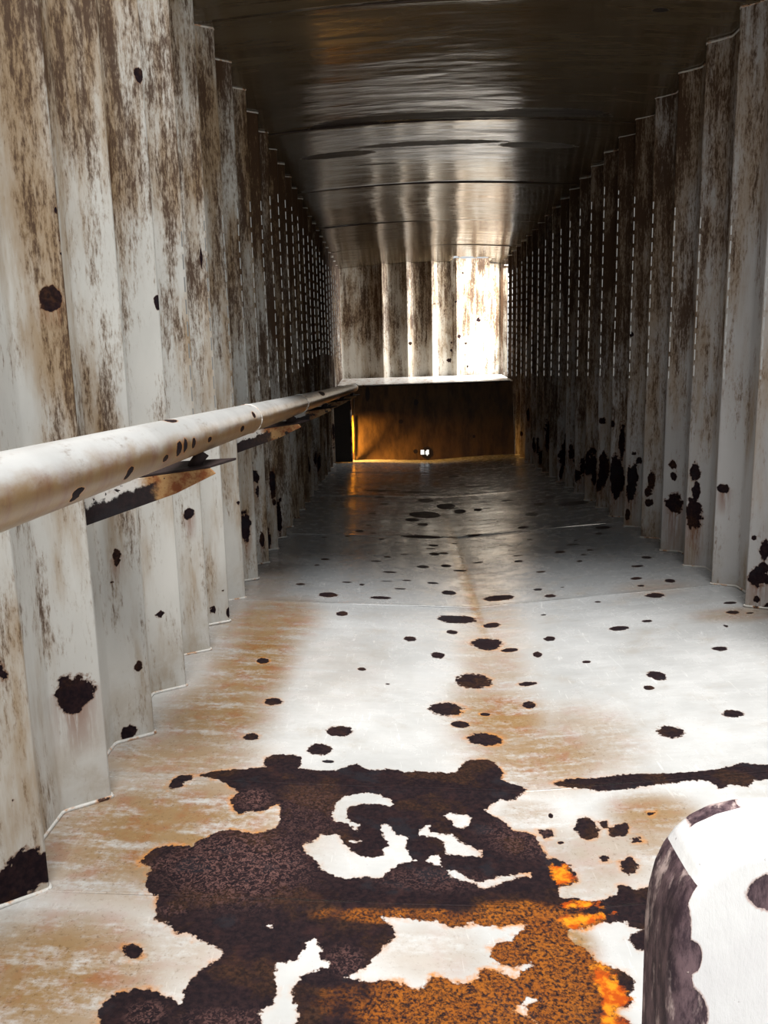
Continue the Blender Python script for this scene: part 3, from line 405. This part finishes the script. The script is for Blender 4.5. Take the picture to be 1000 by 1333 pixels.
# ------------------------------------------------------------ corrugated side walls
def prof(u, tip, out):
    u = np.mod(u, PITCH); o = np.zeros_like(u)
    for d in (-.006, -.003, 0, .003, .006):
        v = np.mod(u + d, PITCH)
        o += np.where(v < .008, 0., np.where(v < .085, (v - .008) / .077, np.where(v < PITCH - .07, 1., (PITCH - v) / .07)))
    return tip + (out - tip) * o / 5
U = np.array([0, .004, .008, .013, .02, .035, .05, .065, .078, .085, .092, .11, .14, .17, .20, .23, .258, .268, .2758, .283, .293, .305, .317, .328, .334])
def wall_side(side, blobs, mat, name, z_top):
    root = empty(name, kind='structure')
    tip, out, t0 = (-.7155, -.805, TIP_L) if side < 0 else (1.4236, 1.508, TIP_R)
    n0 = -7 if side < 0 else -2
    y = t0 + n0 * PITCH
    while y < BACK_Y:
        near = y < 5.0
        dz = .0125 if near else .025
        cut = BACK_Y + .03
        us = np.concatenate([U, [PITCH - .0062, PITCH - .0022, PITCH]]) if near else np.concatenate([U[[0, 2, 4, 6, 9, 10, 12, 15, 18, 20, 22]], [PITCH - .0068, PITCH - .003, PITCH]])
        if y + PITCH > cut: us = us[us < cut - y]
        zs = np.arange(-.06, z_top + .001, dz)
        ph = RNG.random() * 6; bow = .004 * (RNG.random() - .5)
        yy = y + us; xx = prof(us, tip, out)
        X = np.repeat(xx[:, None], len(zs), 1) ; Yg = np.repeat(yy[:, None], len(zs), 1); Z = np.repeat(zs[None, :], len(us), 0)
        w = np.sin(Z * 2.3 + ph); env = np.sin(np.pi * us / PITCH)[:, None]
        X = X + env * (bow * w + .0015 * np.sin(Z * 9 + ph))
        keep = np.ones((len(us) - 1, len(zs) - 1), bool)
        if 2.3 < y < 10.2 and len(us) > 3:                      # daylight slits left between the stitch welds
            zlo = min(1.22, .80 + .08 * (y - 2.4)); zhi = min(2.2, .72 + .28 * (y + PITCH))
            if side > 0: zlo, zhi = .95, min(2.2, .55 + .30 * (y + PITCH))
            zi = np.arange(len(zs) - 1); per, op = (6, 4) if near else (3, 2)
            m = (zs[:-1] > zlo) & (zs[:-1] < zhi) & ((zi + int(ph * 3)) % per < op)
            keep[-2, m] = False
        if side < 0 and y < 9.36 and y + PITCH > 9.2:            # low side opening next to the jamb
            ym = y + (us[:-1] + us[1:]) / 2
            keep &= ~(((ym > 9.22) & (ym < 9.42))[:, None] & ((zs[:-1] > .08) & (zs[:-1] < .62))[None, :])
        if side > 0 and y + PITCH > 10.0:                        # tall side opening above the ledge
            ym = y + (us[:-1] + us[1:]) / 2
            keep &= ~(((ym > 10.05) & (ym < 10.68))[:, None] & ((zs[:-1] > 1.0) & (zs[:-1] < 2.36))[None, :])
        P = np.stack([X.ravel(), Yg.ravel(), Z.ravel()], -1)
        sc, dr = blob_field(P, [b for b in blobs if y - .2 < b[1] < y + PITCH + .2])
        f = grid_faces(len(us), len(zs), keep)
        if side > 0: f = f[:, ::-1]
        mesh_obj('corrugated_plate', P, f, mat, root, attrs=dict(scab=sc, drip=dr))
        if y > -.5 and len(us) > 3:                              # fillet weld along the foot of each plate
            r = np.full(len(us), .005); xi = -side * .002
            V, F = tube_geo(np.stack([xx + xi, yy, floor_z(np.clip(xx, -.8, 1.5), yy) + .003], -1), r, 6)
            mesh_obj('foot_weld', V, F, M_weld, root)
        y += PITCH
    return root
wall_side(-1, WALL_L, M_wl, 'wall_left', 2.50)
wall_side(1, WALL_R, M_wr, 'wall_right', 2.50)

# ------------------------------------------------------------ back wall above the ledge
wall_back = empty('wall_back', kind='structure')
tips = [-.80, -.155, .175, .505, .835, 1.51]
for a, b in zip(tips[:-1], tips[1:]):
    w = b - a; us = np.array([0, .008, .02, .04, .06, .08, .09, .12, .15, .19, .22] + ([.3, .4] if w > .5 else []) + [w - .075, w - .065, w - .045, w - .025, w - .012, w])
    zs = np.arange(.95, 2.52, .02)
    v = us; o = np.where(v < .008, 0., np.where(v < .085, (v - .008) / .077, np.where(v < w - .07, 1., (w - v) / .07)))
    yy = BACK_Y - .06 + .085 * np.clip(o, 0, 1)
    X = np.repeat((a + us)[:, None], len(zs), 1); Yg = np.repeat(yy[:, None], len(zs), 1); Z = np.repeat(zs[None], len(us), 0)
    keep = np.repeat((zs[:-1] > .85)[None], len(us) - 1, 0)
    P = np.stack([X.ravel(), Yg.ravel(), Z.ravel()], -1)
    sc = np.full(len(P), -4.)
    for bx, by, bz, rh, rz, _ in BACK_B:
        k_ = np.hypot((P[:, 0] - bx) / rh, (P[:, 2] - bz) / rz); sc = np.maximum(sc, np.clip((1 - k_) * 1.4, -4, 2))
    mesh_obj('corrugated_plate', P, grid_faces(len(us), len(zs), keep), M_wb, wall_back, attrs=dict(scab=sc, drip=np.zeros(len(P))))

# ------------------------------------------------------------ ceiling
ceil = empty('ceiling', kind='structure')
def ceil_z(x): return 2.42 + .012 * (x + .72) / 2.14 + .05 * np.clip(1 - ((x - .35) / 1.1) ** 2, 0, 1)
cseams = [ROOF_Y0, 3.40, 4.90, 6.40, 7.90, 9.35, BACK_Y + .03]
for i in range(len(cseams) - 1):
    y0, y1 = cseams[i], cseams[i + 1]
    nx, ny = 130, max(12, int((y1 - y0) / .02))
    xs = np.linspace(-.83, 1.53, nx); ys = np.linspace(y0 + .002, y1 - .002, ny)
    X, Y = np.meshgrid(xs, ys, indexing='ij'); x = X.ravel(); y = Y.ravel()
    edge = np.minimum(y - y0, y1 - y)
    z = ceil_z(x) + .006 * np.sin(y * 4.2 + i) * np.sin(x * 2.1 + i * 2) - .004 * np.exp(-(edge / .03) ** 2)
    keep = np.ones((nx - 1, ny - 1), bool)
    if i == len(cseams) - 2:                                  # ragged rust hole beside the back wall
        cx = (xs[:-1] + xs[1:]) / 2; cy = (ys[:-1] + ys[1:]) / 2; CX, CY = np.meshgrid(cx, cy, indexing='ij')
        rag = .035 * np.sin(CX * 31) + .025 * np.sin(CX * 67 + 1) + .02 * np.sin(CY * 50)
        keep = ~((CX > .78 + rag) & (CX < 1.27 + rag) & (CY > 10.28 + rag))
    sc = ell_field(x, y, CEIL_B)
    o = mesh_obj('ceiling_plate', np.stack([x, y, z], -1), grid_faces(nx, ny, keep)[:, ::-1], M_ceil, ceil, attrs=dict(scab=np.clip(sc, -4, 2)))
    md = o.modifiers.new('thickness', 'SOLIDIFY'); md.thickness = .008; md.offset = -1
for sy in cseams[1:-1]:
    xs = np.linspace(-.71, 1.42, 90)
    V, F = tube_geo(np.stack([xs, np.full(90, sy), ceil_z(xs) - .002], -1), .0035 + .002 * RNG.random(90), 6)
    mesh_obj('weld_seam', V, F, M_weld_dark, ceil)
for side, t0, tip, out in ((-1, TIP_L, -.7155, -.805), (1, TIP_R, 1.4236, 1.508)):   # bead where the corrugation meets the roof
    yy = np.arange(ROOF_Y0, BACK_Y - .05, .012); xx = prof(yy - t0, tip, out)
    V, F = tube_geo(np.stack([xx, yy, ceil_z(xx) - .003], -1), np.full(len(yy), .005), 5)
    mesh_obj('edge_weld', V, F, M_weld, ceil)

# ------------------------------------------------------------ ledge at the far end
ledge = empty('steel_ledge', (0.4, 9.6, 0), label='white topped steel ledge with a brown front across the far end', category='ledge')
nx, nz = 150, 70
xs = np.linspace(-.72, 1.43, nx); t = np.linspace(0, 1, nz); X, T_ = np.meshgrid(xs, t, indexing='ij')
Yf = 9.40 + .26 * T_; Zf = -.05 + (.945 + .012 * (X + .5)) * T_
P = np.stack([X.ravel(), Yf.ravel(), Zf.ravel()], -1)
sc = np.full(len(P), -4.); dr = np.zeros(len(P))
for bx, by, bz, rh, rz, d_ in FRONT_B:
    k_ = np.hypot((P[:, 0] - bx) / rh, (P[:, 2] - bz) / rz); sc = np.maximum(sc, np.clip((1 - k_) * 1.4, -4, 2))
    if d_ > 0:
        q = np.clip((bz - P[:, 2]) / (d_ + rz) / 2, 0, 1); dr = np.maximum(dr, np.where(P[:, 2] < bz, np.exp(-((P[:, 0] - bx) / rh) ** 2 * 2) * (1 - q), 0))
cx = (X[:-1, :-1] + X[1:, 1:]) / 2; cz = (Zf[:-1, :-1] + Zf[1:, 1:]) / 2
keep = ~((np.hypot((cx - .31) / .022, (cz - .075) / .034) < 1) | (np.hypot((cx - .372) / .022, (cz - .07) / .034) < 1))   # two drain holes
mesh_obj('front_plate', P, grid_faces(nx, nz, keep), M_front, ledge, attrs=dict(scab=sc, drip=dr))
extrude_poly('top_plate', [(-.72, 9.66, .888), (1.43, 9.62, .912), (1.43, BACK_Y - .06, .985), (-.72, BACK_Y - .06, .975)], (0, 0, -.010), M_ledge, ledge)
extrude_poly('edge_lip', [(-.45, 9.650, .886), (1.40, 9.612, .910), (1.40, 9.612, .895), (-.45, 9.650, .872)], (0, .008, 0), M_dark, ledge)
extrude_poly('lit_strip', [(-.547, 9.425, .10), (-.520, 9.425, .08), (-.512, 9.47, .22), (-.516, 9.50, .38), (-.524, 9.54, .54), (-.547, 9.54, .52)], (0, -.012, 0), M_yellow, ledge)  # sunlit sliver put in as a yellow coloured piece
V, F = box_geo(-.511, -.498, 9.385, 9.41, 0, .80)
mesh_obj('gap_strip', V, F, M_dark, ledge, smooth=False)  # added dark strip in place of the black gap beside the lit sliver

# ------------------------------------------------------------ door jamb by the low side opening
door = empty('door_1', (-.65, 9.2, 0), kind='structure')
box('jamb', -.80, -.536, 9.17, 9.20, .0, .79, M_dark, door, .003)
box('jamb_edge', -.538, -.524, 9.165, 9.215, .0, .79, M_brk, door, .002)
box('lintel', -.80, -.50, 9.16, 9.40, .79, .805, M_dark, door, .002)

# ------------------------------------------------------------ handrail pipe on the left
PX, PZ, PR = -.5, .868, .048
rail = empty('handrail', (PX, 2, PZ), label='thick white painted pipe rail on rusty wall brackets along the left wall', category='handrail')
ys = np.concatenate([np.linspace(-1.2, .7, 20), np.arange(.7, 5., .008), np.arange(5., 9.56, .03)])
bend = .003 * np.sin(ys * 1.1)
V, F = tube_geo(np.stack([np.full(len(ys), PX) + bend, ys, np.full(len(ys), PZ) + bend * .5], -1), np.full(len(ys), PR), 72)
sc = np.full(len(V), -4.)
for bx, by, bz, rh, rz, _ in PIPE_B:
    k_ = np.sqrt(((V[:, 1] - by) / rh) ** 2 + ((V[:, 2] - bz) / rz) ** 2 + ((V[:, 0] - bx) / .04) ** 2); sc = np.maximum(sc, np.clip((1 - k_) * 1.4, -4, 2))
pipe = mesh_obj('pipe', V, F, M_pipe, rail, attrs=dict(scab=sc))
for ry in (2.62, 4.05, 6.3, 8.2):                             # girth welds
    th = np.linspace(0, 2 * math.pi, 40)
    P = np.stack([PX + (PR + .0005) * np.cos(th), np.full(40, ry), PZ + (PR + .0005) * np.sin(th)], -1)
    V, F = tube_geo(P, np.full(40, .0022), 6); mesh_obj('girth_weld', V, F, M_weld, pipe)
V, F = tube_geo([(PX, 9.555, PZ), (PX, 9.565, PZ), (PX, 9.572, PZ)], [PR + .003, PR + .003, PR * .7], 40)
mesh_obj('end_cap', V, F, M_weld_dark, pipe)
for k in range(-1, 5):                                        # wall brackets: one every five ribs
    by = 1.845 + k * 5 * PITCH
    br = empty('bracket', (PX, by, .75)); br.parent = rail; br.location = Vector((PX, by, .75)) - rail.location
    # upright gusset, deep at the wall and running out to a point
    extrude_poly('gusset', [(-.765, by, .656), (-.765, by, .762), (-.61, by, .773), (-.449, by, .792), (-.436, by, .778), (-.535, by, .732)], (0, .007, 0), M_brk2, br, .0015)
    V, F = tube_geo([(-.50, by + .05, .787), (-.49, by + .052, .808), (-.478, by + .055, .826)], [.020, .015, .018], 10)
    mesh_obj('rusty_weld', V, F, M_rust, br)
    extrude_poly('shelf', [(-.765, by, .762), (-.61, by, .773), (-.449, by, .792), (-.405, by + .10, .800), (-.45, by + .16, .792), (-.765, by + .16, .780)], (0, 0, .006), M_rust, br, .0015)
    V, F = tube_geo([(PX + .012, by + .05, .797), (PX + .012, by + .05, .82)], [.010, .010], 12)
    mesh_obj('stem', V, F, M_rust, br)

# ------------------------------------------------------------ stout post in the right foreground
post = empty('steel_post', (.45, .80, 0), label='stout white steel post with rounded top and flaking rusty edge at front right', category='post')
PZ0 = .008
out = [(.288, .0), (.286, .2), (.285, .36), (.288, .40), (.294, .43), (.303, .452), (.316, .472), (.333, .488), (.355, .500), (.385, .507), (.43, .509), (.50, .507), (.54, .500), (.57, .484), (.59, .455), (.60, .42), (.602, .36), (.602, .0)]
def resample(pts, n):
    P = np.array(pts); d = np.r_[0, np.cumsum(np.hypot(*np.diff(P, axis=0).T))]; s = np.linspace(0, d[-1], n)
    return np.stack([np.interp(s, d, P[:, 0]), np.interp(s, d, P[:, 1])], -1)
O = resample(out, 320)
cxy = np.array([.445, .25])
rings = [(.90, 0.0, 0)]
# cross-section through the edge: back face, rounded back corner, side, rounded front corner, front face
yb, yf, rr = .845, .745, .014
sec = []
for s_ in np.linspace(1, 0, 14)[:-1]: sec.append((yb, .10 * s_ + rr))
for a_ in np.linspace(0, math.pi / 2, 6): sec.append((yb - rr + rr * math.cos(a_), rr - rr * math.sin(a_)))
for s_ in np.linspace(0, 1, 12)[1:-1]: sec.append((yb - rr - (yb - yf - 2 * rr) * s_, 0))
for a_ in np.linspace(0, math.pi / 2, 6): sec.append((yf + rr - rr * math.sin(a_), rr - rr * math.cos(a_)))
for s_ in np.linspace(0, 1, 30)[1:]: sec.append((yf, .135 * s_ + rr))
V = []; nO = len(O)
nrm = np.gradient(O, axis=0); nrm = np.stack([nrm[:, 1], -nrm[:, 0]], -1); nrm /= np.linalg.norm(nrm, axis=1)[:, None]
for (yy, ins) in sec:
    tt = max(0., ins - rr) / .14; O2 = O + nrm * min(ins, rr)
    Q = O2 + tt * (np.stack([np.full(nO, .445), np.minimum(O2[:, 1], .40)], -1) - O2)
    V.append(np.stack([Q[:, 0], np.full(len(Q), yy), Q[:, 1]], -1))
V = np.concatenate(V); F = grid_faces(len(sec), len(O)).tolist()
n_ = len(V); nO = len(O)
lastf = [(len(sec) - 1) * nO + i for i in range(nO)]; lastb = list(range(nO))
F.append(tuple(lastf)); F.append(tuple(lastb[::-1]))
sc = np.full(n_, -4.)
def face_blob(px_, pz_, rx_, rz_, ymax=.77, ymin=.70):
    global sc
    k_ = np.hypot((V[:, 0] - px_) / rx_, (V[:, 2] - pz_) / rz_); f_ = np.clip((1 - k_) * 1.8, -4, 2)
    sc = np.where((V[:, 1] <= ymax) & (V[:, 1] >= ymin), np.maximum(sc, f_), sc)
side = np.tile(np.linspace(0, 1, nO), len(sec))
on_left = (V[:, 0] < .315) & (V[:, 1] > yf + .004) & (V[:, 2] < .46)
sc = np.where(on_left, 1.2 + .6 * np.sin(V[:, 2] * 40) * (V[:, 2] > .3), sc)
face_blob(.348, .500, .036, .02, .86, .812); face_blob(.292, .40, .012, .06, .76); face_blob(.300, .33, .010, .03); face_blob(.308, .375, .010, .020); face_blob(.305, .30, .022, .035)
face_blob(.322, .22, .020, .062); face_blob(.318, .13, .036, .11); face_blob(.33, .24, .022, .04); face_blob(.388, .452, .026, .022); face_blob(.36, .05, .06, .04)
mesh_obj('post_body', V, F, M_post, post, attrs=dict(scab=sc))
extrude_poly('foot_plate', [(.26, .72, 0), (.63, .72, 0.0), (.63, .87, 0.0), (.26, .87, 0)], (0, 0, -.05), M_rust, post, .003)

# ------------------------------------------------------------ ground outside
v = [(-40, -40, -.4), (40, -40, -.4), (40, 60, -.4), (-40, 60, -.4)]
g = mesh_obj('ground', v, [(0, 1, 2, 3)], M_ground, smooth=False); g['kind'] = 'structure'
